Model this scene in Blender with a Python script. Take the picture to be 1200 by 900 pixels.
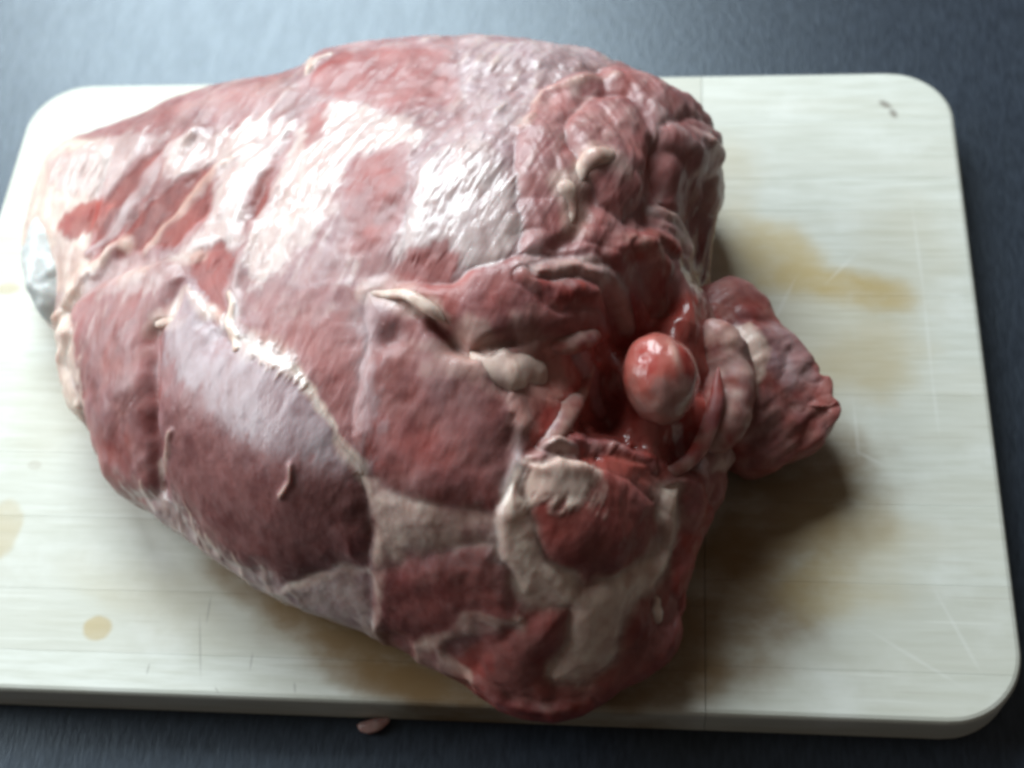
# Raw leg of lamb on a pale laminated chopping board, dark textured worktop, window light from the far left.
# All plan coordinates below are centimetres on the board: x to the right, y away from the viewer, z up from the board's top face.
import bpy, bmesh, math, random
import numpy as np
from mathutils import Vector

for o in list(bpy.data.objects):
    bpy.data.objects.remove(o)
CM = 0.01
scene = bpy.context.scene
COL = scene.collection

# ---------------------------------------------------------------- camera
cam_d = bpy.data.cameras.new('camera')
cam = bpy.data.objects.new('camera', cam_d)
COL.objects.link(cam)
cam.location = (8.74501*CM, -28.42325*CM, 46.64549*CM)
cam.rotation_euler = (0.52632, 0.09261, 0.06437)
cam_d.sensor_width = 36.0
cam_d.lens = 48.0
cam_d.clip_start = 0.01
cam_d.clip_end = 50.0
cam_d.dof.use_dof = True
cam_d.dof.focus_distance = 0.47
cam_d.dof.aperture_fstop = 7.0
scene.camera = cam

# ---------------------------------------------------------------- light: a window far left, a dim room
world = bpy.data.worlds.new('World')
scene.world = world
world.use_nodes = True
bg = world.node_tree.nodes['Background']
bg.inputs[0].default_value = (1.0, 0.88, 0.76, 1)
bg.inputs[1].default_value = 0.09

def window_light(name, loc, target, sx, sy, power, col):
    d = bpy.data.lights.new(name, 'AREA')
    d.shape = 'RECTANGLE'
    d.size, d.size_y = sx, sy
    d.energy = power
    d.color = col
    o = bpy.data.objects.new(name, d)
    COL.objects.link(o)
    o.location = loc
    o.rotation_euler = (Vector(target)-Vector(loc)).to_track_quat('-Z', 'Y').to_euler()
    return o
window_light('window_light', (-0.41, 1.00, 0.90), (-0.02, 0.0, 0.0), 0.80, 0.75, 33.0, (0.84, 0.95, 1.0))
window_light('side_window_light', (-1.12, 0.24, 0.64), (-0.02, 0.0, 0.0), 0.85, 0.70, 17.0, (0.88, 0.965, 1.0))

scene.view_settings.view_transform = 'Standard'
scene.view_settings.look = 'None'
scene.view_settings.exposure = 0.0
scene.view_settings.gamma = 1.0
scene.view_settings.use_curve_mapping = False
scene.render.engine = 'CYCLES'
scene.cycles.use_denoising = True
scene.cycles.filter_width = 3.4
scene.cycles.max_bounces = 6

# ---------------------------------------------------------------- measured plan data (cm)
OUT = [
 (-18.298, 3.555, 1.6, 2.4),
 (-18.101, 4.67, 2.2, 2.4),
 (-17.821, 6.031, 2.6, 2.4),
 (-17.696, 7.249, 2.8, 2.4),
 (-17.019, 8.103, 3.0, 2.4),
 (-15.704, 8.528, 3.2, 2.4),
 (-14.31, 9.122, 3.2, 3.4),
 (-12.505, 9.919, 3.4, 3.4),
 (-10.483, 10.568, 3.6, 3.4),
 (-7.966, 10.734, 4.0, 3.4),
 (-6.749, 10.861, 4.2, 3.4),
 (-6.344, 11.248, 4.6, 3.4),
 (-5.512, 11.665, 4.8, 3.4),
 (-3.161, 11.897, 4.8, 3.4),
 (-1.0, 12.085, 4.8, 3.4),
 (2.254, 11.86, 4.8, 3.4),
 (4.404, 11.475, 4.8, 3.4),
 (6.04, 10.874, 4.8, 3.4),
 (7.229, 10.385, 4.6, 3.4),
 (8.964, 9.432, 4.2, 1.5),
 (10.396, 7.973, 4.0, 1.5),
 (10.762, 6.825, 3.8, 1.5),
 (10.727, 5.31, 3.4, 1.5),
 (10.527, 3.739, 3.0, 1.5),
 (10.46, 1.997, 2.6, 1.5),
 (10.713, -0.094, 2.2, 1.5),
 (11.124, -2.722, 2.2, 1.5),
 (11.147, -5.223, 2.2, 1.5),
 (10.884, -6.603, 2.2, 1.5),
 (10.268, -8.12, 2.2, 1.5),
 (9.611, -9.437, 2.2, 3.4),
 (9.497, -11.096, 2.0, 3.4),
 (8.9, -12.807, 1.6, 2.2),
 (7.67, -13.741, 1.4, 2.2),
 (6.306, -14.733, 1.2, 2.2),
 (5.115, -15.245, 1.2, 2.2),
 (3.949, -15.113, 1.2, 2.2),
 (2.811, -14.711, 1.2, 2.2),
 (1.982, -14.144, 1.3, 2.2),
 (0.363, -13.385, 1.5, 2.2),
 (-1.07, -12.735, 1.8, 2.2),
 (-2.396, -12.392, 2.2, 3.4),
 (-4.551, -11.752, 2.5, 3.4),
 (-6.197, -10.943, 2.6, 3.4),
 (-7.971, -9.778, 2.6, 3.4),
 (-9.789, -8.642, 2.6, 3.4),
 (-11.601, -7.337, 2.4, 3.4),
 (-12.497, -6.306, 2.3, 2.4),
 (-13.499, -4.45, 2.1, 2.4),
 (-14.714, -3.289, 1.9, 2.4),
 (-15.345, -1.988, 1.8, 2.4),
 (-15.378, -0.95, 1.8, 2.4),
 (-16.301, 0.149, 1.6, 2.4),
 (-17.529, 1.677, 1.5, 2.4)]
CTRL = [
 (-15.368, 2.133, 3.6),
 (-15.842, 5.122, 4.2),
 (-13.958, 3.081, 4.6),
 (-12.779, 5.172, 5.2),
 (-11.544, -0.333, 5.4),
 (-9.997, 1.792, 6.3),
 (-7.216, 5.673, 6.6),
 (-6.761, 2.132, 7.4),
 (-3.904, 7.256, 7.2),
 (-0.482, 7.262, 7.6),
 (2.815, 7.195, 7.6),
 (5.442, 6.507, 7.6),
 (-2.355, 2.325, 8.6),
 (1.562, 1.045, 9.2),
 (0.108, -2.774, 9.0),
 (-2.96, -2.505, 8.6),
 (2.987, -2.425, 9.0),
 (4.527, 0.959, 8.8),
 (6.834, 2.939, 8.2),
 (8.963, 5.031, 6.6),
 (9.618, 3.557, 5.4),
 (-7.21, -3.014, 7.2),
 (-10.41, -3.84, 5.6),
 (-8.186, -6.734, 5.8),
 (-5.012, -6.84, 7.3),
 (-3.64, -9.566, 6.4),
 (-1.827, -8.244, 7.6),
 (-6.355, -9.374, 5.2),
 (0.41, -6.948, 8.2),
 (2.148, -8.233, 7.7),
 (-1.401, -11.322, 4.9),
 (-3.582, -11.17, 4.4),
 (1.088, -10.269, 6.8),
 (2.73, -11.079, 6.0),
 (4.268, -6.564, 7.6),
 (5.006, -3.819, 8.0),
 (5.455, -8.96, 6.8),
 (6.303, -10.394, 6.0),
 (5.203, -12.048, 4.9),
 (3.785, -13.185, 3.9),
 (1.499, -12.737, 4.1),
 (5.154, -14.159, 2.6),
 (7.125, -12.902, 3.4),
 (8.773, -9.313, 4.4),
 (8.508, -11.206, 3.0),
 (8.474, -8.021, 5.0),
 (6.412, -4.862, 6.4),
 (7.527, -2.117, 7.0),
 (8.381, 0.342, 6.6),
 (8.73, -4.712, 5.6),
 (9.924, -3.188, 4.8),
 (10.231, -5.501, 4.0),
 (6.192, -6.848, 6.4),
 (-11.554, -5.431, 4.6)]
FLAP = [(9.353, -0.228, 2.4, 1.3), (9.835, 1.005, 2.6, 1.3), (10.582, 1.53, 2.7, 1.3), (11.298, 1.689, 2.7, 1.3), (11.94, 1.453, 2.7, 1.3), (12.346, 0.944, 2.7, 1.3), (12.656, 0.351, 2.6, 1.3), (13.234, -0.412, 2.6, 1.3), (13.77, -1.162, 2.6, 1.3), (14.215, -1.679, 2.6, 1.3), (14.483, -2.132, 2.5, 1.3), (14.342, -2.498, 2.5, 1.3), (14.808, -2.421, 2.5, 1.3), (14.866, -3.071, 2.5, 1.3), (14.695, -3.431, 2.5, 1.3), (15.155, -3.584, 2.4, 1.3), (14.999, -4.222, 2.4, 1.3), (14.631, -4.524, 2.3, 1.3), (14.311, -5.103, 2.2, 1.3), (13.579, -5.479, 2.1, 1.3), (12.876, -5.922, 2.0, 1.3), (11.973, -6.147, 1.8, 1.3), (11.276, -5.988, 1.8, 1.3), (10.3, -5.379, 1.8, 1.3), (9.523, -3.719, 2.0, 1.3), (9.36, -2.0, 2.2, 1.3)]
FLAP_CTRL = [(10.916, -0.167, 3.5), (11.817, -1.72, 3.6), (11.467, -3.585, 3.7), (13.352, -2.86, 3.1), (12.39, -4.879, 2.9), (10.863, -5.645, 3.0), (14.115, -3.693, 2.7)]
C0 = (-0.622, -4.362, 8.0)
FLAP_C = (12.361, -3.515, 3.9)
REG = [
 ('muscle', 0.12, 0.6, (0.08, 0.38, 0.38), [(-17.825, 3.129), (-18.672, 6.573), (-18.426, 9.134), (-14.23, 7.651), (-11.825, 8.963), (-7.325, 9.497), (-5.461, 9.361), (-5.491, 6.162), (-5.821, 4.27), (-6.211, 1.152), (-6.815, -0.268), (-8.647, -0.146), (-11.735, 0.488), (-13.417, 0.347), (-14.841, 0.244), (-16.833, 1.707)]),
 ('muscle', 0, 0.6, (0.06, 0.58, 0.45), [(-5.891, 8.28), (-6.651, 12.35), (-3.227, 12.48), (0.764, 12.619), (2.89, 10.022), (1.77, 4.875), (-0.365, 2.964), (-0.322, -1.397), (-0.816, -2.532), (-1.379, -2.849), (-3.867, -2.868), (-5.998, -1.929), (-6.617, -0.341), (-5.933, 1.501), (-5.767, 5.739)]),
 ('silverskin', 0.1, 0.5, (0.1, 0.85, 0.3), [(0.038, 12.638), (3.813, 10.902), (6.186, 9.832), (6.745, 7.571), (4.466, 6.737), (3.248, 4.275), (3.423, 1.186), (3.711, -1.654), (1.575, -2.807), (-0.266, -1.932), (-0.393, 2.023), (1.134, 4.885)]),
 ('muscle', 0.18, 0.4, (0.06, 0.34, 0.5), [(4.125, 7.001), (6.598, 9.597), (8.951, 8.216), (11.252, 9.23), (11.052, 6.017), (10.838, 2.273), (8.99, 0.771), (7.213, -0.959), (5.222, -1.728), (3.715, -1.725), (3.333, 1.187), (3.248, 4.275)]),
 ('muscle', 0.3, 0.45, (0.05, 0.28, 0.5), [(4.944, 4.377), (5.759, 6.546), (7.19, 6.66), (8.11, 4.947), (8.204, 2.404), (7.326, 0.734), (6.287, 1.035), (5.659, 2.241)]),
 ('muscle', 0.25, 0.4, (0.06, 0.32, 0.45), [(8.26, 5.483), (9.444, 6.614), (11.072, 8.257), (10.881, 6.018), (9.788, 3.702), (9.14, 2.46), (8.356, 2.558)]),
 ('muscle', 0.3, 0.5, (0.03, 0.2, 0.62), [(-0.718, -2.881), (1.569, -2.738), (3.715, -1.725), (5.216, -1.586), (6.496, -1.31), (7.29, -1.897), (7.019, -3.07), (6.115, -3.788), (4.192, -4.561), (2.695, -5.12), (1.403, -4.583), (-0.153, -3.227)]),
 ('muscle', 0.22, 0.6, (0.03, 0.22, 0.5), [(-1.498, -3.163), (-0.281, -3.399), (1.399, -4.619), (2.565, -5.286), (3.296, -6.185), (3.736, -6.947), (3.535, -8.651), (3.844, -10.141), (2.74, -10.458), (1.088, -10.036), (-0.653, -9.247), (-1.4, -8.0), (-1.474, -5.514)]),
 ('muscle', 0.0, 0.6, (0.05, 0.36, 0.5), [(-6.605, -1.425), (-3.919, -2.514), (-1.379, -2.849), (-1.326, -4.908), (-1.343, -8.237), (-0.897, -9.096), (-2.312, -7.43), (-3.697, -5.459), (-5.298, -4.339), (-6.124, -3.268)]),
 ('muscle', 0.38, 0.7, (0.02, 0.48, 0.3), [(-9.603, -2.789), (-9.114, -2.579), (-8.399, -1.393), (-6.661, -3.858), (-5.298, -4.339), (-3.697, -5.459), (-2.312, -7.43), (-0.948, -9.228), (-0.887, -11.177), (-1.189, -11.376), (-4.444, -11.33), (-6.669, -10.585), (-8.536, -9.158), (-9.162, -8.13), (-9.428, -5.846)]),
 ('muscle', 0.3, 0.5, (0.05, 0.3, 0.45), [(-15.613, -1.135), (-14.49, -0.256), (-12.942, 0.177), (-9.644, 0.139), (-8.469, -1.017), (-9.114, -2.579), (-9.705, -2.684), (-9.513, -5.819), (-9.237, -8.57), (-12.082, -7.469), (-13.574, -4.593)]),
 ('silverskin', 0.1, 0.4, (0.1, 0.85, 0.2), [(-9.631, -8.362), (-8.536, -9.158), (-6.669, -10.585), (-4.444, -11.33), (-1.011, -11.331), (-1.355, -12.67), (-5.184, -11.44), (-7.831, -10.531), (-10.448, -8.854)]),
 ('muscle', 0.22, 0.45, (0.05, 0.3, 0.45), [(-0.801, -11.106), (0.155, -11.034), (3.286, -10.831), (3.554, -11.486), (4.088, -12.316), (3.797, -12.802), (2.009, -13.06), (0.203, -13.311), (-1.347, -12.669)]),
 ('fat_seam', 0.12, 0.5, (0.52, 0.4, 0.35), [(-1.092, -9.131), (0.514, -9.828), (2.747, -10.248), (3.842, -10.246), (3.374, -10.889), (1.604, -11.085), (-0.065, -11.481), (-0.818, -11.196), (-0.87, -10.105)]),
 ('muscle', 0.28, 0.4, (0.03, 0.06, 0.55), [(1.836, -14.089), (2.542, -13.789), (3.932, -12.849), (5.335, -12.242), (7.116, -11.718), (8.221, -11.214), (9.369, -9.772), (9.815, -11.124), (9.105, -13.411), (6.264, -15.148), (5.133, -15.622), (3.075, -15.118)]),
 ('muscle', 0.2, 0.35, (0.08, 0.15, 0.5), [(8.473, -7.947), (9.339, -7.336), (11.349, -5.912), (10.857, -8.598), (9.816, -9.91), (9.239, -11.685), (8.52, -12.373), (8.28, -11.441), (9.213, -9.103)]),
 ('fat_sheet', 0.22, 0.25, (0.95, 0.15, 0.25), [(3.373, -10.151), (3.988, -9.135), (4.446, -9.872), (4.94, -11.323), (6.162, -11.942), (7.656, -10.939), (8.49, -9.566), (8.617, -8.032), (9.286, -7.93), (9.125, -9.191), (8.306, -11.172), (7.614, -12.444), (7.167, -13.42), (6.26, -14.26), (5.185, -14.433), (4.854, -14.205), (5.506, -13.265), (5.691, -12.47), (4.23, -12.134), (3.418, -11.382)]),
 ('muscle', 0.3, 0.35, (0.02, 0.05, 0.35), [(4.221, -8.718), (5.153, -8.265), (6.524, -8.383), (7.769, -8.364), (8.479, -8.577), (8.433, -9.59), (7.601, -10.91), (6.299, -11.919), (5.072, -11.405), (4.45, -10.232)]),
 ('socket', -0.1, 0.4, (0.05, 0.02, 0.95), [(4.617, -5.117), (6.118, -3.928), (7.388, -2.581), (9.007, -2.039), (10.244, -2.195), (10.393, -4.704), (9.785, -6.964), (8.473, -8.011), (7.769, -8.364), (6.524, -8.383), (5.153, -8.265), (4.57, -7.355), (4.79, -6.092)]),
 ('knuckle', 0.12, 0.3, (0.88, 0.4, 0.2), [(-18.168, 3.313), (-18.672, 6.573), (-18.426, 9.134), (-15.38, 7.421), (-13.945, 6.756), (-13.923, 4.851), (-14.148, 2.81), (-14.149, 1.706), (-13.273, 0.726), (-14.039, 0.048), (-14.984, -0.809), (-16.674, 0.126)])]
LINE = [
 ('fat', 0.22, 0.04, 0.9, [(-3.698, -5.53), (-2.306, -7.394), (-1.097, -8.931), (-0.624, -9.946), (-0.548, -11.142)]),
 ('fat', 0.5, 0.03, 0.5, [(-5.276, -4.477), (-3.86, -5.431)]),
 ('silver', 0.3, 0.12, 1, [(-6.258, 0.536), (-6.345, -1.125), (-6.481, -2.339), (-5.854, -3.971)]),
 ('fat', 0.2, 0.1, 0.8, [(-6.338, -3.703), (-7.649, -2.557), (-8.496, -1.471), (-9.114, -2.579), (-9.632, -2.642)]),
 ('silver', 0.35, 0.15, 1, [(-13.919, 1.634), (-12.569, 2.456), (-11.716, 4.026), (-10.975, 5.83), (-9.749, 6.259)]),
 ('fat', 0.28, 0.14, 0.8, [(-10.772, 0.811), (-9.693, 2.117), (-8.485, 4.04), (-7.033, 4.866)]),
 ('fat', 0.38, 0.25, 0.9, [(-12.109, 1.28), (-13.3, 0.847), (-14.417, 0.215), (-15.219, -0.514)]),
 ('silver', 0.3, 0.1, 0.9, [(-7.823, 1.184), (-7.517, 3.054), (-6.584, 4.485)]),
 ('fat', 0.5, 0.05, 0.6, [(-11.544, -0.333), (-9.606, -0.055), (-8.492, -0.373)]),
 ('fat', 0.18, 0.04, 0.8, [(-4.471, -11.397), (-2.523, -11.501), (-0.982, -11.33)]),
 ('silver', 0.35, 0.08, 0.9, [(3.926, -7.499), (3.96, -9.135), (3.624, -10.378), (3.421, -11.275)]),
 ('fat', 0.22, 0.14, 0.6, [(0.4, -13.377), (2.168, -13.02), (4.018, -12.737)]),
 ('fat', 0.2, 0.1, 0.6, [(1.324, -13.462), (2.259, -14.046), (2.345, -14.315)]),
 ('fat', 0.35, 0.1, 0.6, [(-0.614, -11.363), (-0.75, -12.046), (-1.288, -12.65)]),
 ('silver', 0.3, 0, 0.4, [(-1.976, -2.957), (-1.326, -4.908), (-1.037, -6.671), (-1.102, -8.259)]),
 ('fat', 0.14, 0.1, 0.7, [(-8.32, -6.772), (-8.601, -7.43), (-8.885, -7.836)]),
 ('fat', 0.1, 0.12, 0.7, [(-3.474, -8.824), (-3.341, -9.14), (-3.61, -9.377)]),
 ('fat', 0.35, 0.12, 0.7, [(4.221, -8.786), (5.168, -8.576), (6.261, -8.749)]),
 ('fat', 0.3, 0.15, 0.5, [(3.404, 4.272), (4.158, 6.568), (5.717, 7.41), (6.511, 7.791)]),
 ('silver', 0.3, 0.1, 0.7, [(8.154, 6.359), (9.283, 5.278), (9.942, 5.896)]),
 ('fat', 0.15, 0.1, 0.8, [(-5.836, 10.582), (-5.558, 9.134)]),
 ('red', 0.5, 0.0, 0.9, [(-5.01, 9.027), (-4.312, 9.558)]),
 ('red', 0.8, 0.0, 0.5, [(-3.007, 8.163), (-0.527, 7.571)]),
 ('red', 0.45, 0.0, 0.75, [(-4.701, 5.423), (-4.652, 6.448)]),
 ('red', 0.55, 0.0, 1, [(-15.135, 3.412), (-13.685, 3.775)]),
 ('red', 0.9, -0.05, 0.75, [(-1.7, 2.238), (-1.434, -0.961)]),
 ('red', 0.6, 0, 0.5, [(4.228, -5.675), (4.841, -7.297)]),
 ('dark', 0.3, -0.22, 0.8, [(-9.43, -2.93), (-9.415, -4.697), (-9.202, -6.929), (-8.963, -8.174)]),
 ('dark', 0.5, -0.15, 0.5, [(-13.32, 1.964), (-11.829, 2.811), (-11.335, 5.699)]),
 ('dark', 0.7, -0.15, 0.5, [(-11.069, 1.198), (-9.755, 2.358), (-8.831, 3.916)]),
 ('dark', 0.35, -0.12, 0.5, [(-6.636, 0.649), (-6.293, 1.58), (-5.986, 3.087)]),
 ('dark', 0.25, -0.25, 0.5, [(1.107, -4.485), (2.139, -5.221), (2.82, -4.818), (3.642, -4.622)]),
 ('dark', 0.3, -0.2, 0.5, [(5.975, 8.781), (6.22, 7.751)]),
 ('dark', 0.45, -0.6, 0.7, [(6.833, -2.209), (7.19, -2.932), (7.681, -2.697)]),
 ('dark', 0.4, -0.3, 0.5, [(8.086, 4.382), (8.291, 2.872), (8.067, 1.216)]),
 ('dark', 0.5, -0.35, 0.6, [(9.787, 3.866), (10.024, 2.746), (9.877, 0.477)]),
 ('dark', 0.35, -0.25, 0.4, [(5.991, 1.109), (5.598, -0.22), (5.058, -1.194)]),
 ('fat', 0.1, 0.03, 0.7, [(-9.085, -8.945), (-9.162, -8.13), (-9.246, -7.528)]),
 ('fat', 0.1, 0.03, 0.7, [(-8.472, -9.4), (-8.61, -8.697)]),
 ('fat', 0.1, 0.03, 0.7, [(-7.707, -9.935), (-7.876, -9.171), (-7.97, -8.847)]),
 ('fat', 0.1, 0.03, 0.7, [(-6.91, -10.469), (-7.064, -9.852)]),
 ('fat', 0.1, 0.03, 0.7, [(-5.827, -11.058), (-6.144, -10.284)]),
 ('fat', 0.1, 0.03, 0.7, [(-4.788, -11.564), (-5.187, -10.923)]),
 ('fat', 0.1, 0.03, 0.7, [(-9.838, -8.464), (-10.036, -7.684)]),
 ('fat', 0.1, 0.03, 0.7, [(-7.34, -10.145), (-7.49, -9.643)]),
 ('fat', 0.1, 0.03, 0.7, [(-3.829, -11.852), (-4.138, -11.427)]),
 ('fat', 0.3825, 0.05, 0.5, [(-1.511, -3.059), (-0.688, -3.229), (0.163, -3.467), (0.866, -3.909), (1.443, -4.313)]),
 ('fat', 1.2000000000000002, 0.05, 0.5, [(2.276, -5.153), (2.857, -5.62), (3.459, -5.525), (4.054, -5.335), (4.657, -5.524)]),
 ('fat', 0.54, 0.05, 0.5, [(5.622, 1.596), (5.748, 2.204), (6.122, 2.702), (6.596, 2.86), (6.897, 2.786)]),
 ('fat', 0.54, 0.05, 0.5, [(4.944, 1.484), (5.226, 1.145), (5.366, 0.551), (5.308, -0.22)]),
 ('fat', 0.36, 0.05, 0.5, [(-9.769, -2.684), (-9.197, -2.731), (-8.536, -3.105)]),
 ('red', 0.5700000000000001, 0.05, 0.5, [(6.233, -4.327), (5.883, -5.182), (5.504, -6.263), (5.116, -7.372), (4.718, -8.219)]),
 ('red', 0.63, 0.05, 0.5, [(4.743, -4.573), (5.424, -4.181), (6.113, -3.682), (6.482, -3.514)]),
 ('red', 0.5, 0, 0.6, [(4.755, -5.156), (4.693, -6.418), (4.192, -8.018)]),
 ('silver', 0.22, 0.02, 1, [(6.011, -4.562), (6.184, -4.818)])]
DENT = [(7.764, -2.377, 0.9, -2.3), (8.547, -1.108, 0.7, -1.3), (9.333, -6.477, 0.7, -1.2), (6.28, -9.341, 1.0, -0.2), (10.024, 2.746, 0.9, -1.6), (10.292, 1.628, 0.8, -1.2), (4.766, -5.494, 0.6, -0.4), (9.772, -3.891, 0.6, -0.8), (-0.308, -4.796, 0.5, -0.35), (1.705, -4.919, 0.5, -0.35), (7.74, -6.697, 0.6, -0.6), (6.771, -5.525, 0.9, -1.9), (7.403, -3.578, 0.8, -0.8)]
TUBE = [
 ('fat_strand', 'fat', [(-1.511, -3.059, 8.72, 0.102), (-0.688, -3.229, 8.87, 0.187), (0.163, -3.467, 9.07, 0.23), (0.866, -3.909, 9.07, 0.255), (1.443, -4.313, 8.92, 0.136)]),
 ('fat_lump', 'creamy', [(2.276, -5.153, 8.5, 0.14), (2.857, -5.62, 8.12, 0.42), (3.459, -5.525, 7.83, 0.8), (4.054, -5.335, 7.61, 0.7), (4.657, -5.524, 7.2, 0.45)]),
 ('fat_lump', 'creamy', [(5.622, 1.596, 8.5, 0.18), (5.748, 2.204, 8.53, 0.3), (6.122, 2.702, 8.5, 0.36), (6.596, 2.86, 8.32, 0.32), (6.897, 2.786, 8.05, 0.16)]),
 ('fat_lump', 'creamy', [(4.944, 1.484, 8.64, 0.24), (5.226, 1.145, 8.59, 0.36), (5.366, 0.551, 8.45, 0.28), (5.308, -0.22, 8.42, 0.14)]),
 ('fat_lump', 'fat', [(-9.769, -2.684, 6.05, 0.16), (-9.197, -2.731, 6.29, 0.24), (-8.536, -3.105, 6.55, 0.14)]),
 ('tendon', 'pink', [(6.233, -4.327, 6.65, 0.18), (5.883, -5.182, 6.6, 0.3), (5.504, -6.263, 6.75, 0.38), (5.116, -7.372, 6.95, 0.36), (4.718, -8.219, 7.05, 0.22)]),
 ('tendon', 'pink', [(4.743, -4.573, 7.65, 0.28), (5.424, -4.181, 7.38, 0.42), (6.113, -3.682, 7.15, 0.4), (6.482, -3.514, 7.05, 0.24)])]
HELD = [
 ('socket_rim', 'muscle', [(10.582, -3.487, 4.72, 0.12), (10.455, -5.033, 4.52, 0.28), (9.922, -6.514, 4.32, 0.28), (9.048, -7.417, 4.32, 0.26), (8.03, -7.533, 4.32, 0.18)]),
 ('flesh_fold', 'blush', [(10.181, -1.443, 4.6, 0.4), (10.798, -2.28, 4.2, 0.75), (11.038, -3.351, 3.9, 0.85), (10.843, -4.988, 3.7, 0.8), (10.297, -6.303, 3.6, 0.55)]),
 ('cartilage_cap', 'cartilage', [(-16.956, 4.58, 3.2, 0.4), (-16.758, 3.275, 2.9, 0.85), (-16.342, 1.838, 2.7, 1.0), (-15.805, 0.624, 2.4, 0.85), (-15.354, -0.282, 1.9, 0.45)])]
RIDGE = [
 ('fat_strand', 'fat', [(-6.707, -2.273, 0.05, 0.14), (-6.471, -3.101, 0.15, 0.22), (-6.204, -3.949, 0.2, 0.22), (-5.934, -4.643, 0.1, 0.12)]),
 ('vein', 'dark', [(5.898, -4.379, 0.1, 0.2), (6.238, -4.644, 0.25, 0.36), (6.475, -5.14, 0.1, 0.3)]),
 ('flesh_fold', 'pale', [(4.393, -2.253, 0.0, 0.3), (5.084, -1.833, 0.1, 0.4), (6.073, -1.592, 0.1, 0.48), (6.82, -1.601, 0.2, 0.46), (7.321, -2.005, 0.1, 0.3)]),
 ('flesh_fold', 'muscle', [(6.916, -0.737, -0.1, 0.5), (7.635, 0.097, 0.1, 0.6), (8.385, 0.005, 0.1, 0.55), (8.456, -0.994, -0.1, 0.4)]),
 ('flesh_fold', 'pale', [(8.425, 1.859, 0.1, 0.35), (9.045, 2.269, 0.3, 0.42), (9.493, 2.127, 0.3, 0.35), (9.684, 1.031, 0.0, 0.3)]),
 ('flesh_fold', 'muscle', [(7.847, -0.129, 0.2, 0.35), (8.377, 0.717, 0.25, 0.45), (9.145, 0.879, 0.1, 0.4)]),
 ('flesh_fold', 'muscle', [(3.901, -2.6, 0.0, 0.3), (4.98, -2.954, 0.0, 0.45), (6.375, -2.343, 0.1, 0.45), (6.899, -2.746, 0.0, 0.3)]),
 ('socket_rim', 'muscle', [(4.864, -7.877, 0.1, 0.3), (5.94, -7.509, 0.15, 0.45), (7.182, -7.124, 0.25, 0.45), (8.235, -7.249, 0.3, 0.32), (8.412, -7.662, 0.1, 0.2)]),
 ('flesh_fold', 'pale', [(4.481, -8.404, 0.1, 0.3), (5.138, -7.883, 0.2, 0.4), (5.741, -7.971, 0.1, 0.3)]),
 ('fat_lump', 'fat', [(8.453, -11.493, 0.1, 0.12), (8.456, -11.773, 0.2, 0.22), (8.516, -12.02, 0.1, 0.14)]),
 ('flesh_fold', 'pale', [(9.875, -6.912, 0.1, 0.3), (10.873, -5.832, 0.3, 0.38), (11.278, -4.696, 0.3, 0.3)]),
 ('flesh_fold', 'muscle', [(9.338, -7.198, 0.2, 0.3), (9.798, -8.101, 0.2, 0.4), (9.367, -9.518, 0.1, 0.35), (9.086, -10.914, 0.1, 0.3)]),
 ('fat_lump', 'fat', [(-15.213, -0.377, 0.25, 0.375), (-14.156, -1.834, 0.3, 0.51), (-14.512, -2.652, 0.15, 0.54), (-14.098, -3.651, 0.05, 0.51), (-13.328, -4.412, 0.05, 0.3)]),
 ('fat_lump', 'pale', [(-12.344, -6.586, -0.1, 0.2), (-12.078, -7.187, -0.3, 0.24), (-11.752, -7.463, -0.4, 0.15)]),
 ('fat_lump', 'fat', [(-5.616, 9.044, 0.0, 0.2), (-5.436, 9.961, 0.1, 0.25), (-4.871, 10.131, 0.05, 0.18)]),
 ('flesh_fold', 'pale', [(9.874, 5.981, 0.1, 0.4), (10.493, 6.214, 0.1, 0.45), (10.57, 5.221, 0.0, 0.4), (10.226, 3.995, 0.0, 0.25)]),
 ('flesh_fold', 'muscle', [(2.432, -14.229, 0.0, 0.21), (3.671, -14.817, 0.0, 0.28), (5.055, -14.999, 0.0, 0.28), (6.254, -14.576, 0.0, 0.21)])]
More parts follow.
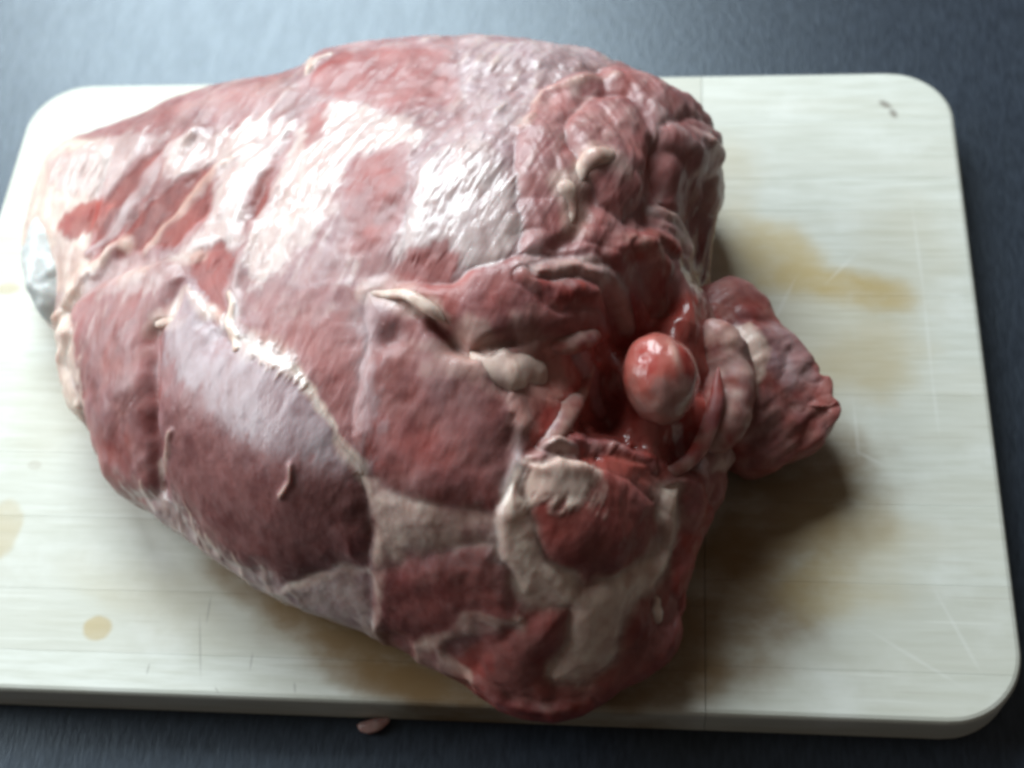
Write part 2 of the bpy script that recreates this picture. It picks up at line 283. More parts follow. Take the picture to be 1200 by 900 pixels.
PATCH = [
 (0.3125, 1, 0.06, (0.45, 1, 0.2), [(-11.378, 5.918), (-6.317, 6.653), (-5.58, 5.693), (-6.071, 3.82), (-6.447, 2.29), (-6.617, -0.341), (-7.602, -0.809), (-9.039, -0.039), (-8.099, 1.654), (-8.543, 4.29), (-10.522, 3.911)]),
 (0.3125, 1, 0.0, (0.5, 1, 0.2), [(-5.58, 5.693), (-3.506, 6.942), (-0.501, 5.042), (-0.43, 3.444), (-2.834, 3.166), (-2.808, 0.563), (-4.049, -1.616), (-5.621, -2.178), (-6.376, -0.752), (-5.654, 1.852)]),
 (0.3125, 0.8, 0.05, (0.35, 0.9, 0.2), [(-17.016, 6.879), (-14.471, 7.157), (-11.355, 6.62), (-12.417, 5.305), (-13.454, 3.697), (-14.661, 4.442), (-16.06, 5.021)]),
 (0.17500000000000002, 1, -0.07, (0.0, 0.0, 0.22), [(-13.853, 1.975), (-13.454, 3.697), (-12.39, 5.174), (-11.19, 6.223), (-11.048, 4.498), (-11.717, 3.187), (-12.323, 1.636), (-13.21, 1.385)]),
 (0.17500000000000002, 1, -0.07, (0.0, 0.0, 0.22), [(-12.286, 0.744), (-12.094, 2.183), (-10.637, 3.619), (-8.633, 4.332), (-8.186, 1.693), (-9.186, 0.657), (-9.516, 0.414), (-10.852, 1.126)]),
 (0.17500000000000002, 1, -0.07, (0.0, 0.0, 0.22), [(-6.559, 1.659), (-6.471, 3.212), (-6.018, 3.901), (-5.9, 1.696), (-6.206, 0.805)]),
 (0.1875, 1, 0, (0.1, 0.1, 1), [(-15.548, 3.306), (-15.002, 3.946), (-13.955, 4.024), (-13.153, 3.618), (-13.811, 2.744), (-15.02, 2.673)]),
 (0.3125, 0.9, 0, (0.03, 0.25, 0.5), [(-2.804, 3.006), (-0.757, 3.49), (-0.179, 0.763), (-0.769, -1.468), (-1.99, -1.574), (-2.707, 0.337)]),
 (0.25, 0.9, 0, (0.05, 0.28, 0.75), [(-5.45, 8.27), (-4.919, 9.853), (-2.615, 10.02), (0.052, 9.669), (0.52, 7.766), (-0.123, 5.833), (-1.559, 5.484), (-3.071, 6.455), (-4.828, 7.411)]),
 (0.1875, 0.8, 0, (0.05, 0.25, 0.75), [(-5.184, 6.071), (-4.562, 6.532), (-3.964, 4.697), (-4.686, 4.295)]),
 (0.25, 1, 0.03, (0.32, 1, 0.1), [(-0.104, 2.213), (1.844, 4.216), (3.321, 1.375), (3.711, -1.654), (1.987, -2.529), (1.503, -1.828), (-0.251, -2.144), (-0.672, -1.54), (-0.141, 0.39)]),  # wet silverskin, tinted paler to paint in the window's sheen
 (0.375, 0.95, 0, (0.04, 0.9, 0.15), [(-9.186, -2.621), (-8.379, -1.505), (-6.661, -3.858), (-5.298, -4.339), (-3.697, -5.459), (-2.312, -7.43), (-1.01, -9.03), (-1.976, -8.998), (-3.938, -8.471), (-5.647, -7.647), (-7.398, -5.605), (-8.795, -4.544)]),
 (0.375, 0.85, 0, (0.01, 0.16, 0.2), [(-8.652, -5.768), (-7.171, -6.086), (-5.471, -7.807), (-3.946, -8.579), (-1.986, -9.073), (-1.017, -9.204), (-0.928, -11.088), (-4.433, -11.243), (-6.755, -10.466), (-8.417, -8.958)]),
 (0.25, 0.9, 0.05, (0.35, 1, 0.1), [(-6.48, -3.673), (-5.332, -4.131), (-3.721, -5.292), (-3.3, -6.256), (-4.293, -5.818), (-5.577, -4.804)]),
 (0.25, 0.7, 0, (0.25, 0.6, 0.35), [(-13.989, 0.922), (-11.316, 0.511), (-9.054, 0.038), (-8.616, -0.832), (-9.701, -1.478), (-12.275, -0.811), (-13.74, -0.25)]),
 (0.3125, 0.8, 0, (0.35, 0.3, 0.7), [(2.892, -6.38), (3.827, -5.796), (4.755, -5.156), (4.845, -7.43), (3.925, -8.074), (3.468, -7.006)]),
 (0.25, 0.9, 0.08, (0.85, 0.2, 0.25), [(4.199, -8.811), (5.155, -8.296), (6.415, -8.41), (6.283, -9.47), (5.345, -9.979), (4.444, -9.909)]),
 (0.3125, 0.7, 0, (0.02, 0.06, 0.45), [(-0.62, -11.874), (0.713, -11.476), (3.003, -11.286), (3.533, -12.114), (3.793, -12.743), (2.011, -13.019), (0.322, -13.346), (-0.839, -12.838)]),
 (0.3125, 0.7, 0, (0.05, 0.7, 0.25), [(-1.491, -3.303), (-0.401, -3.71), (-0.84, -5.509), (-0.547, -7.751), (-0.948, -8.755), (-1.498, -7.738), (-1.574, -5.485)]),
 (0.25, 0.8, 0, (0.2, 0.6, 0.4), [(3.513, -1.689), (4.647, -1.62), (6.924, -1.064), (7.379, -2.007), (6.37, -2.059), (4.961, -2.36), (3.552, -2.356)]),
 (0.25, 0.85, 0, (0.42, 1, 0.05), [(-11.227, -7.583), (-8.839, -8.655), (-6.437, -10.542), (-4.154, -11.557), (-1.198, -11.458), (-1.314, -12.659), (-5.014, -11.515), (-8.704, -9.316)]),
 (0.3125, 0.8, 0, (0.3, 0.75, 0.1), [(-17.845, 3.457), (-16.03, 1.401), (-14.604, 0.314), (-15.352, -0.589), (-16.796, 0.56), (-17.729, 1.892)]),
 (0.15, 1, -0.06, (0.02, 0.08, 0.6), [(-8.817, -0.187), (-7.344, 0.067), (-6.604, -0.791), (-6.562, -2.306), (-6.952, -3.331), (-7.859, -1.75)]),
 (0.2, 0.9, 0, (0.02, 0.1, 0.6), [(-0.73, -2.777), (-0.144, -1.683), (1.31, -1.224), (1.86, -1.899), (1.647, -3.049)]),
 (0.3, 0.7, 0, (0.03, 0.15, 0.5), [(-4.027, -4.062), (-2.182, -3.896), (-1.376, -6.082), (-1.102, -8.495), (-2.319, -7.297)]),
 (0.3, 0.85, 0, (0.06, 0.05, 1), [(3.949, -5.467), (5.287, -4.351), (7.114, -3.642), (7.464, -7.106), (6.236, -7.992), (4.872, -8.034), (4.41, -6.8)]),
 (0.16, 1, 0, (0.2, 0.05, 1), [(-15.693, 3.295), (-15.102, 3.985), (-13.974, 4.11), (-12.986, 3.579), (-13.546, 2.669), (-15.0, 2.589)]),
 (0.2, 0.7, 0, (0.55, 0.35, 0.3), [(-16.747, 2.631), (-15.699, 2.766), (-13.986, 2.011), (-14.151, 0.619), (-15.48, 1.024)]),
 (0.2, 0.8, 0, (0.35, 0.85, 0.05), [(-18.04, 3.601), (-16.621, 2.418), (-15.17, 0.718), (-15.352, -0.589), (-16.796, 0.56), (-17.95, 2.449)]),
 (0.25, 0.9, -0.05, (0.0, 0.0, 1), [(6.396, -3.693), (7.247, -2.79), (7.51, -4.956), (7.746, -7.023), (6.644, -7.858), (6.169, -6.197), (6.549, -4.552)]),
 (0.2, 0.8, 0.05, (0.35, 0.2, 0.75), [(3.692, -5.827), (4.649, -5.253), (4.801, -6.389), (4.032, -7.47), (3.491, -7.559), (3.668, -6.551)]),
 (0.25, 0.8, 0, (0.04, 0.1, 0.2), [(2.647, -14.297), (3.779, -13.167), (4.902, -13.004), (4.506, -14.345), (5.972, -14.544), (7.671, -13.187), (8.512, -11.606), (9.378, -10.847), (8.818, -12.703), (6.264, -15.148), (4.17, -15.12)]),
 (0.2, 0.85, 0.03, (0.35, 0.2, 0.45), [(10.262, -0.595), (10.978, 0.489), (11.663, -0.853), (11.618, -3.081), (11.078, -5.302), (10.489, -5.229), (10.765, -2.671)]),
 (0.25, 0.9, -0.1, (0.0, 0.0, 0.35), [(6.259, -4.005), (7.19, -2.932), (7.51, -4.956), (7.746, -7.023), (6.647, -7.953), (6.053, -6.877), (6.412, -4.862)]),
 (0.3, 0.8, 0, (0.9, 0.3, 0.2), [(-15.597, -0.325), (-13.975, -0.926), (-13.291, -2.84), (-12.925, -4.628), (-14.263, -3.849), (-15.115, -2.319)]),
 (0.15, 1, 0.03, (0.55, 1, 0.05), [(-6.032, -3.979), (-5.13, -4.369), (-3.711, -5.359), (-3.145, -6.32), (-3.864, -6.043), (-5.212, -5.033)]),
 (0.16, 1, 0, (0.1, 0.0, 1), [(-15.613, 3.343), (-15.082, 3.899), (-13.955, 4.024), (-13.047, 3.537), (-13.662, 2.79), (-15.02, 2.673)])]
FLAP_FAT = [(10.318, -3.241), (10.571, -2.035), (11.051, -1.202), (11.781, -0.959), (12.292, -1.624), (12.591, -2.031), (12.354, -2.716), (11.934, -3.535), (11.561, -4.482), (10.924, -4.406), (10.498, -3.743)]
FLAP_SIL = [(11.825, -1.505), (12.659, -0.469), (13.639, -0.759), (14.203, -1.856), (14.315, -2.767), (13.185, -3.369), (12.415, -2.715)]
FLAP_DARK = [(11.779, -4.941), (12.395, -3.995), (14.269, -3.962), (14.749, -4.415), (13.405, -5.571), (11.831, -6.075)]
BALL = (8.554, -4.8, 6.1, 1.32, 1.6)
STAIN_SHADE = [
 (15.7, 3.168, 3.0, 0.85, -14, 0.935, 0),
 (13.032, 4.642, 1.9, 1.6, 0, 0.765, 0),
 (17.518, 2.759, 1.3, 0.8, 0, 0.595, 0),
 (16.319, -0.435, 2.2, 1.6, 20, 0.374, 0),
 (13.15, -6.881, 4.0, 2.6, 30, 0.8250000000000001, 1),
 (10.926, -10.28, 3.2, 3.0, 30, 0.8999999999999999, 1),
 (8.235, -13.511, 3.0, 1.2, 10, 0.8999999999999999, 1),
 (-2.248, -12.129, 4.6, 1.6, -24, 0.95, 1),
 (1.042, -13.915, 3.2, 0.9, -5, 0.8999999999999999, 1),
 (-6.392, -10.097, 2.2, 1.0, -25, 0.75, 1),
 (-12.107, -12.141, 0.58, 0.5, 0, 0.68, 0),
 (-16.775, -8.256, 0.75, 1.2, 0, 0.47600000000000003, 0),
 (-19.482, 2.984, 0.6, 0.3, 0, 0.425, 0),
 (11.179, 8.646, 1.5, 2.2, 0, 0.255, 0),
 (14.247, -9.863, 1.6, 1.2, 0, 0.425, 0),
 (-16.219, -5.47, 0.3, 0.2, 0, 0.18, 1),
 (15.062, 0.534, 3.6, 3.2, 0, 0.3, 0),
 (15.538, -8.184, 2.4, 2.4, 0, 0.35, 0),
 (11.473, 4.644, 1.4, 2.4, 0, 0.4, 0),
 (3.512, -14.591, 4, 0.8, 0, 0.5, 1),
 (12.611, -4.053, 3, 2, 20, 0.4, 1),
 (18.327, 4.634, 2.0, 2.8, 0, 0.16, 0),
 (-10.197, -10.88, 3.5, 1.2, -20, 0.18, 0),
 (-16.119, -2.946, 2, 2.5, 0, 0.1, 0)]
SCR = [((18.837, 6.788), (18.932, 2.967)), ((18.932, 2.967), (18.923, -0.988)), ((18.923, -0.988), (18.964, -3.409)), ((15.892, -2.156), (15.951, -4.361)), ((15.951, -4.361), (16.823, -4.883)), ((15.204, 3.375), (16.291, 4.637)), ((13.846, 3.374), (12.932, 1.319)), ((18.375, -10.069), (19.439, -12.522)), ((15.934, -11.405), (18.669, -13.15))]
CUT = [((-8.004, -10.818), (-7.988, -11.817)), ((-6.067, -12.896), (-6.058, -13.534)), ((-9.843, -13.437), (-9.861, -13.821)), ((-7.24, -14.205), (-7.076, -14.419)), ((-4.358, -13.948), (-4.273, -14.319)), ((-8.294, -11.561), (-7.86, -13.753))]
KNOT = [(18.113, 12.716, 0.3, 0.17, -40), (18.436, 12.177, 0.16, 0.28, 20)]
SCRAP = [(-2.29, -14.893, -1.8, 0.12), (-1.825, -14.986, -1.74, 0.29), (-1.427, -14.827, -1.7, 0.27), (-1.091, -14.669, -1.66, 0.12)]
RIGHT_CUTS = [11.774, 8.659, 6.962, 2.681, -1.863, -6.501, -9.603, -12.827]
LEFT_CUTS = [11.841, 8.697, 5.704, 2.676, -0.199, -4.889, -7.673, -10.638, -13.047]


# ---------------------------------------------------------------- numeric helpers

def chaikin(P, n=2):
    P = np.asarray(P, float)
    for _ in range(n):
        Q = np.roll(P, -1, 0)
        P = np.stack([P*.75+Q*.25, P*.25+Q*.75], 1).reshape(-1, P.shape[1])
    return P

def seg_dist(X, A, B):
    """distance of points X (n,2) to segments A-B (m,2): (n,m) squared distances and parameters"""
    d = B-A
    L = (d*d).sum(1)+1e-12
    t = ((X[:, None, 0]-A[None, :, 0])*d[None, :, 0]+(X[:, None, 1]-A[None, :, 1])*d[None, :, 1])/L
    t = np.clip(t, 0, 1)
    ex = X[:, None, 0]-A[None, :, 0]-t*d[None, :, 0]
    ey = X[:, None, 1]-A[None, :, 1]-t*d[None, :, 1]
    return ex*ex+ey*ey, t

def poly_sd(X, P, extra=None):
    """signed distance to a closed polygon, positive inside; with extra (m,k): also its value at the nearest border point"""
    P = np.asarray(P, float)[:, :2]
    out = np.empty(len(X)); ev = None if extra is None else np.empty((len(X), extra.shape[1]))
    A, B = P, np.roll(P, -1, 0)
    for s in range(0, len(X), 20000):
        x = X[s:s+20000]
        d2, t = seg_dist(x, A, B)
        i = d2.argmin(1); r = np.arange(len(x))
        d = np.sqrt(d2[r, i])
        c = ((A[None, :, 1] > x[:, None, 1]) != (B[None, :, 1] > x[:, None, 1]))
        with np.errstate(divide='ignore', invalid='ignore'):
            xi = A[None, :, 0]+(x[:, None, 1]-A[None, :, 1])*(B-A)[None, :, 0]/(B-A)[None, :, 1]
        ins = (np.logical_and(c, x[:, None, 0] < xi).sum(1) % 2) == 1
        out[s:s+20000] = np.where(ins, d, -d)
        if extra is not None:
            E2 = np.roll(extra, -1, 0)
            w = t[r, i][:, None]
            ev[s:s+20000] = extra[i]*(1-w)+E2[i]*w
    return out if extra is None else (out, ev)

def line_d(X, P):
    P = np.asarray(P, float)[:, :2]
    out = np.empty(len(X))
    for s in range(0, len(X), 20000):
        d2, _ = seg_dist(X[s:s+20000], P[:-1], P[1:])
        out[s:s+20000] = np.sqrt(d2.min(1))
    return out

def tps_fit(P, z, lam=0.05):
    n = len(P)
    d = np.sqrt(((P[:, None]-P[None])**2).sum(2))
    K = np.where(d > 0, d*d*np.log(d+1e-9), 0)+lam*np.eye(n)
    Q = np.concatenate([np.ones((n, 1)), P], 1)
    M = np.block([[K, Q], [Q.T, np.zeros((3, 3))]])
    return np.linalg.solve(M, np.concatenate([z, np.zeros(3)]))

def tps_eval(X, P, w):
    out = np.empty(len(X))
    for s in range(0, len(X), 20000):
        x = X[s:s+20000]
        d = np.sqrt(((x[:, None]-P[None])**2).sum(2))
        out[s:s+20000] = (d*d*np.log(d+1e-9))@w[:len(P)]+w[-3]+x@w[-2:]
    return out

class Dome:
    """height over the board of a rounded lump: outline (x, y, height of the widest line, width of the rounded shoulder), control heights"""
    def __init__(self, outline, ctrl):
        self.out = chaikin(outline, 2)
        c = np.asarray(ctrl, float)
        self.P = c[:, :2]
        self.w = tps_fit(self.P, c[:, 2])
    def top(self, X):
        d, e = poly_sd(X, self.out, self.out[:, 2:4])
        zb, sh = e[:, 0], e[:, 1]
        t = np.clip(d/sh, 0, 1)
        H = np.maximum(tps_eval(X, self.P, self.w), zb+.25)
        return zb+(H-zb)*np.sqrt(np.clip(1-(1-t)**2, 0, 1)), d, zb

def hash3(i, j, k, s):
    h = (i.astype(np.int64)*374761393+j.astype(np.int64)*668265263+k.astype(np.int64)*2147483647+s*144665) & 0x7fffffff
    h = ((h ^ (h >> 13))*1274126177) & 0x7fffffff
    h = ((h ^ (h >> 16))*668265263) & 0x7fffffff
    return (h ^ (h >> 15)) % 65536/65535.0

def noise(P, seed=0):
    F = np.floor(P).astype(np.int64); f = P-F; u = f*f*f*(f*(f*6-15)+10)
    r = 0
    for a in (0, 1):
        for b in (0, 1):
            for c in (0, 1):
                w = (u[:, 0] if a else 1-u[:, 0])*(u[:, 1] if b else 1-u[:, 1])*(u[:, 2] if c else 1-u[:, 2])
                r = r+w*hash3(F[:, 0]+a, F[:, 1]+b, F[:, 2]+c, seed)
    return r*2-1

def fbm(P, seed=0, octv=3, gain=.5):
    r = 0; a = 1.0; t = 0
    for o in range(octv):
        r = r+a*noise(P*(2.03**o)+o*7.3, seed+o); t += a; a *= gain
    return r/t

def aniso(P, deg, along, across):
    """coordinates stretched along a direction in plan, for fibres and streaks"""
    a = math.radians(deg); c, s = math.cos(a), math.sin(a)
    u = P[:, 0]*c+P[:, 1]*s; v = -P[:, 0]*s+P[:, 1]*c
    return np.stack([u/along, v/across, P[:, 2]/across], 1)

def sstep(a, b, x):
    t = np.clip((x-a)/(b-a), 0, 1)
    return t*t*(3-2*t)

# ---------------------------------------------------------------- node helpers
class NT:
    def __init__(self, name):
        self.m = bpy.data.materials.new(name)
        self.m.use_nodes = True
        self.t = self.m.node_tree
        self.b = self.t.nodes['Principled BSDF']
    def n(self, kind, **kw):
        x = self.t.nodes.new(kind)
        for k, v in kw.items():
            setattr(x, k, v)
        return x
    def put(self, sock, v):
        if isinstance(v, bpy.types.NodeSocket):
            self.t.links.new(v, sock)
        elif v is not None:
            sock.default_value = v
    def math(self, op, a, b=None, c=None, clamp=False):
        x = self.n('ShaderNodeMath', operation=op, use_clamp=clamp)
        self.put(x.inputs[0], a); self.put(x.inputs[1], b); self.put(x.inputs[2], c)
        return x.outputs[0]
    def mix(self, f, a, b):
        x = self.n('ShaderNodeMix', data_type='RGBA')
        self.put(x.inputs[0], f)
        self.put(x.inputs[6], a if isinstance(a, bpy.types.NodeSocket) else (*a, 1))
        self.put(x.inputs[7], b if isinstance(b, bpy.types.NodeSocket) else (*b, 1))
        return x.outputs[2]
    def ramp(self, v, a, b, lo=0.0, hi=1.0):
        x = self.n('ShaderNodeMapRange', interpolation_type='SMOOTHSTEP')
        self.put(x.inputs[0], v)
        for i, q in enumerate((a, b, lo, hi)):
            x.inputs[1+i].default_value = q
        return x.outputs[0]
    def pos(self, scale=(1, 1, 1), rot=(0, 0, 0), loc=(0, 0, 0), kind='POINT'):
        g = self.n('ShaderNodeNewGeometry')
        x = self.n('ShaderNodeMapping', vector_type=kind)
        self.put(x.inputs[0], g.outputs['Position'])
        x.inputs['Location'].default_value = loc
        x.inputs['Rotation'].default_value = rot
        x.inputs['Scale'].default_value = scale
        return x.outputs[0]
    def noise(self, vec, scale, detail=3.0, rough=.55, w=0.0):
        x = self.n('ShaderNodeTexNoise')
        self.put(x.inputs['Vector'], vec)
        x.inputs['Scale'].default_value = scale
        x.inputs['Detail'].default_value = detail
        x.inputs['Roughness'].default_value = rough
        return x.outputs[0]
    def bump(self, h, strength, dist, normal=None):
        x = self.n('ShaderNodeBump')
        x.inputs['Strength'].default_value = strength
        x.inputs['Distance'].default_value = dist
        self.put(x.inputs['Height'], h)
        if normal is not None:
            self.put(x.inputs['Normal'], normal)
        return x.outputs[0]
    def set(self, **kw):
        for k, v in kw.items():
            self.put(self.b.inputs[k.replace('_', ' ')], v)

# ---------------------------------------------------------------- materials
def make_worktop_mat():
    t = NT('dark_laminate')
    g = t.noise(t.pos((1, .22, 1)), 560, 4, .65)
    g2 = t.noise(t.pos((1, .3, 1)), 140, 3, .6)
    col = t.mix(t.ramp(g, .3, .7), (.013, .017, .026), (.029, .037, .053))
    t.set(Base_Color=col, Roughness=t.ramp(g2, .3, .7, .345, .385), Specular_IOR_Level=.6, Specular_Tint=(.78, .91, 1.0, 1))
    t.set(Normal=t.bump(g, .34, .0005))
    return t.m

def make_board_mat():
    t = NT('bleached_beech')
    oi = t.n('ShaderNodeObjectInfo')
    grain = t.noise(t.pos((.10, 1, 1)), 320, 4, .6)
    broad = t.noise(t.pos((.18, 1, 1)), 34, 3, .55)
    col = t.mix(t.ramp(grain, .3, .75), (.665, .675, .615), (.55, .555, .48))
    col = t.mix(t.ramp(broad, .45, .75, 0, .45), col, (.58, .55, .45))
    col = t.mix(t.math('MULTIPLY', oi.outputs['Random'], .75), col, (.51, .50, .42))
    worn = t.noise(t.pos((1, 1, 1)), 26, 4, .6)
    col = t.mix(t.ramp(worn, .5, .78, 0, .5), col, (.76, .77, .73))
    for k, (ang, sc) in enumerate(((.35, 150), (-.62, 130), (1.25, 170), (1.75, 140))):
        sn = t.noise(t.pos((.035, 1, 1), (0, 0, ang), (k*.37, k*.21, 0)), sc*2.2, 2, .5)
        col = t.mix(t.ramp(sn, .685, .735, 0, .30), col, (.78, .78, .72) if k % 2 == 0 else (.40, .37, .29))
    wob = t.n('ShaderNodeTexNoise'); t.put(wob.inputs['Vector'], t.pos()); wob.inputs['Scale'].default_value = 55; wob.inputs['Detail'].default_value = 4
    patch = t.noise(t.pos((.5, 1, 1)), 48, 5, .65)
    def spot(x, y, rx, ry, deg, amt, color, soft=.75, wobble=.9, col=None):
        m = t.pos((rx*CM, ry*CM, 1), (0, 0, math.radians(deg)), (x*CM, y*CM, 0), 'TEXTURE')
        s = t.n('ShaderNodeSeparateXYZ'); t.put(s.inputs[0], m)
        c = t.n('ShaderNodeCombineXYZ'); t.put(c.inputs[0], s.outputs[0]); t.put(c.inputs[1], s.outputs[1])
        L = t.n('ShaderNodeVectorMath', operation='LENGTH'); t.put(L.inputs[0], c.outputs[0])
        r = t.math('ADD', L.outputs['Value'], t.math('MULTIPLY', t.math('SUBTRACT', wob.outputs[0], .5), wobble))
        f = t.ramp(r, 1+soft*.45, 1-soft*.55, 0, amt)
        return f
    for x, y, rx, ry, deg, amt, br in STAIN_SHADE:
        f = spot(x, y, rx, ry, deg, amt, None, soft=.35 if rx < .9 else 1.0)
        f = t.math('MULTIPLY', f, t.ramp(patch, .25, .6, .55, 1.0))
        col = t.mix(f, col, (.20, .115, .04) if br else (.47, .35, .15))  # brown: juice near the meat, painted heavier to deepen the shadow there
    for (x0, y0), (x1, y1) in SCR:
        L = math.hypot(x1-x0, y1-y0)
        f = spot((x0+x1)/2, (y0+y1)/2, L/2, .07, math.degrees(math.atan2(y1-y0, x1-x0)), .22, None, 1.3, .9)
        col = t.mix(f, col, (.80, .80, .76))
    for (x0, y0), (x1, y1) in CUT:
        L = math.hypot(x1-x0, y1-y0)
        f = spot((x0+x1)/2, (y0+y1)/2, L/2, .035, math.degrees(math.atan2(y1-y0, x1-x0)), .45, None, .9, .5)
        col = t.mix(f, col, (.22, .21, .18))
    for x, y, rx, ry, deg in KNOT:
        col = t.mix(spot(x, y, rx, ry, deg, .75, None, 1.0, 1.2), col, (.20, .17, .14))
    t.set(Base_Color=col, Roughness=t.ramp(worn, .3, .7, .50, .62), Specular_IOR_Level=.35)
    t.set(Normal=t.bump(grain, .25, .0004))
    return t.m

def make_meat_mat(name, rough=.48, coat=.09):
    t = NT(name)
    a = t.n('ShaderNodeVertexColor', layer_name='tissue')
    s = t.n('ShaderNodeSeparateColor'); t.put(s.inputs[0], a.outputs['Color'])
    fat, sil, red = s.outputs[0], s.outputs[1], s.outputs[2]
    n1 = t.noise(t.pos((1, .35, 1), (0, 0, -.3)), 160, 4, .6)
    n2 = t.noise(t.pos(), 45, 4, .6)
    n3 = t.noise(t.pos((1, .22, 1), (0, 0, -.3)), 420, 3, .6)
    col = t.mix(t.ramp(n2, .32, .68), (.105, .025, .021), (.195, .052, .044))
    col = t.mix(t.ramp(n1, .38, .68, 0, .75), col, (.27, .092, .078))
    col = t.mix(t.math('MULTIPLY', red, .86), col, t.mix(t.ramp(n2, .3, .7), (.28, .020, .014), (.43, .068, .050)))
    sv = t.math('MULTIPLY', sil, t.ramp(n1, .2, .6, .55, 1.0), clamp=True)
    col = t.mix(sv, col, t.mix(t.ramp(n2, .3, .7), (.30, .195, .212), (.44, .345, .365)))
    fv = t.math('MULTIPLY', fat, t.ramp(n2, .15, .5, .75, 1.0), clamp=True)
    col = t.mix(fv, col, t.mix(t.ramp(n1, .3, .7), (.62, .43, .35), (.77, .62, .52)))
    h = t.math('ADD', t.math('MULTIPLY', n1, .7), t.math('MULTIPLY', n3, .35))
    wet = t.math('MULTIPLY_ADD', t.math('MULTIPLY', sil, t.math('ADD', fat, .14)), 1.0, coat, clamp=True)
    t.set(Base_Color=col, Roughness=t.ramp(n2, .3, .7, rough-.05, rough+.12), Specular_IOR_Level=t.math('MULTIPLY_ADD', sil, .28, .26))
    t.set(Coat_Weight=wet, Coat_Roughness=.13)
    t.set(Subsurface_Weight=.35, Subsurface_Scale=.005, Subsurface_Radius=(1.0, .35, .25))
    nb = t.bump(h, .16, .001)
    t.set(Normal=nb, Coat_Normal=t.bump(t.math('ADD', n3, t.math('MULTIPLY', n1, .8)), .45, .001))
    return t.m

def make_cartilage_mat():
    t = NT('grey_cartilage')
    n = t.noise(t.pos(), 70, 3, .55)
    t.set(Base_Color=t.mix(t.ramp(n, .3, .7), (.46, .47, .455), (.62, .62, .59)), Roughness=.34, Specular_IOR_Level=.5)
    t.set(Subsurface_Weight=.2, Subsurface_Scale=.003)
    return t.m

MAT_TOP = make_worktop_mat()
MAT_BOARD = make_board_mat()
MAT_CARTILAGE = make_cartilage_mat()
MAT_MEAT = make_meat_mat('raw_lamb')
MAT_WET = make_meat_mat('wet_raw_lamb', .26, .6)

# ---------------------------------------------------------------- object helpers
def link(o, parent=None):
    COL.objects.link(o)
    if parent is not None:
        o.parent = parent
    return o

def mesh_obj(name, V, F, mat, parent=None, tissue=None, normals=None, smooth=True):
    me = bpy.data.meshes.new(name)
    V = np.asarray(V, np.float32)*CM
    if isinstance(F, np.ndarray):
        k = F.shape[1]
        me.vertices.add(len(V)); me.vertices.foreach_set('co', V.ravel())
        me.loops.add(F.size); me.loops.foreach_set('vertex_index', F.astype(np.int32).ravel())
        me.polygons.add(len(F)); me.polygons.foreach_set('loop_start', np.arange(0, F.size, k, dtype=np.int32))
        me.update(calc_edges=True)
    else:
        me.from_pydata([tuple(v) for v in V], [], F)
        me.update()
    me.validate()
    me.polygons.foreach_set('use_smooth', np.full(len(me.polygons), smooth))
    if tissue is not None:
        at = me.color_attributes.new('tissue', 'FLOAT_COLOR', 'POINT')
        c = np.ones((len(V), 4), np.float32); c[:, :3] = np.clip(tissue, 0, 1)
        at.data.foreach_set('color', c.ravel())
    if normals is not None:
        me.normals_split_custom_set_from_vertices([tuple(q) for q in normals])
    me.materials.append(mat)
    return link(bpy.data.objects.new(name, me), parent)

def thing(name, label, cat, loc=(0, 0, 0), group=None):
    o = bpy.data.objects.new(name, None)
    o.empty_display_size = .05
    o['label'] = label; o['category'] = cat
    if group:
        o['group'] = group
    return link(o)

# ---------------------------------------------------------------- worktop
BOARD_T = 1.95
def worktop():
    bm = bmesh.new()
    bmesh.ops.create_cube(bm, size=1)
    for v in bm.verts:
        v.co = Vector((v.co.x*2.4, v.co.y*1.5, (v.co.z-.5)*.04-BOARD_T*CM))
    me = bpy.data.meshes.new('worktop'); bm.to_mesh(me); bm.free()
    me.materials.append(MAT_TOP)
    o = link(bpy.data.objects.new('worktop', me))
    o['kind'] = 'structure'
worktop()

# ---------------------------------------------------------------- chopping board of glued staves, in two halves
BW, BD, CR, SEAM = 42.0, 29.178, 2.7, 10.2
def half_width(y, inset):
    hx, hy, r = BW/2-inset, BD/2-inset, CR-inset
    q = abs(y)-(hy-r)
    return hx if q <= 0 else hx-r+math.sqrt(max(r*r-q*q, 0))

def stave(board, x0, x1, y0, y1, first, last):
    """one stave between x0..x1 (None: runs to the rounded rim) and y0..y1"""
    rings = [(-BOARD_T, .10), (-BOARD_T+.10, 0), (-.24, 0), (-.12, .03), (-.04, .10), (0, .22)]
    V = []; n = 40
    for z, ins in rings:
        j = .0022+max(0, z+.04)*.05                          # joint side: a hairline, a little open at the top
        a = y0+(ins if first else j); b = y1-(ins if last else j)
        ys = [a+(b-a)*i/n for i in range(n+1)]
        L = [((-half_width(y, ins)) if x0 is None else x0+.004+j*2.2, y) for y in ys]
        Rr = [((half_width(y, ins)) if x1 is None else x1-.004-j*2.2, y) for y in ys]
        V += [(x, y, z) for x, y in Rr]+[(x, y, z) for x, y in reversed(L)]
    m = 2*(n+1); F = []
    for r in range(len(rings)-1):
        for i in range(m):
            k = (i+1) % m
            F.append((r*m+i, r*m+k, (r+1)*m+k, (r+1)*m+i))
    F.append(tuple(reversed(range(m)))); F.append(tuple(range((len(rings)-1)*m, len(rings)*m)))
    o = mesh_obj('plank', V, F, MAT_BOARD, board, smooth=False)
    return o
board = thing('chopping_board', 'pale wooden chopping board with rounded corners and brown juice stains deepened with painted shade', 'chopping board')
hy = BD/2
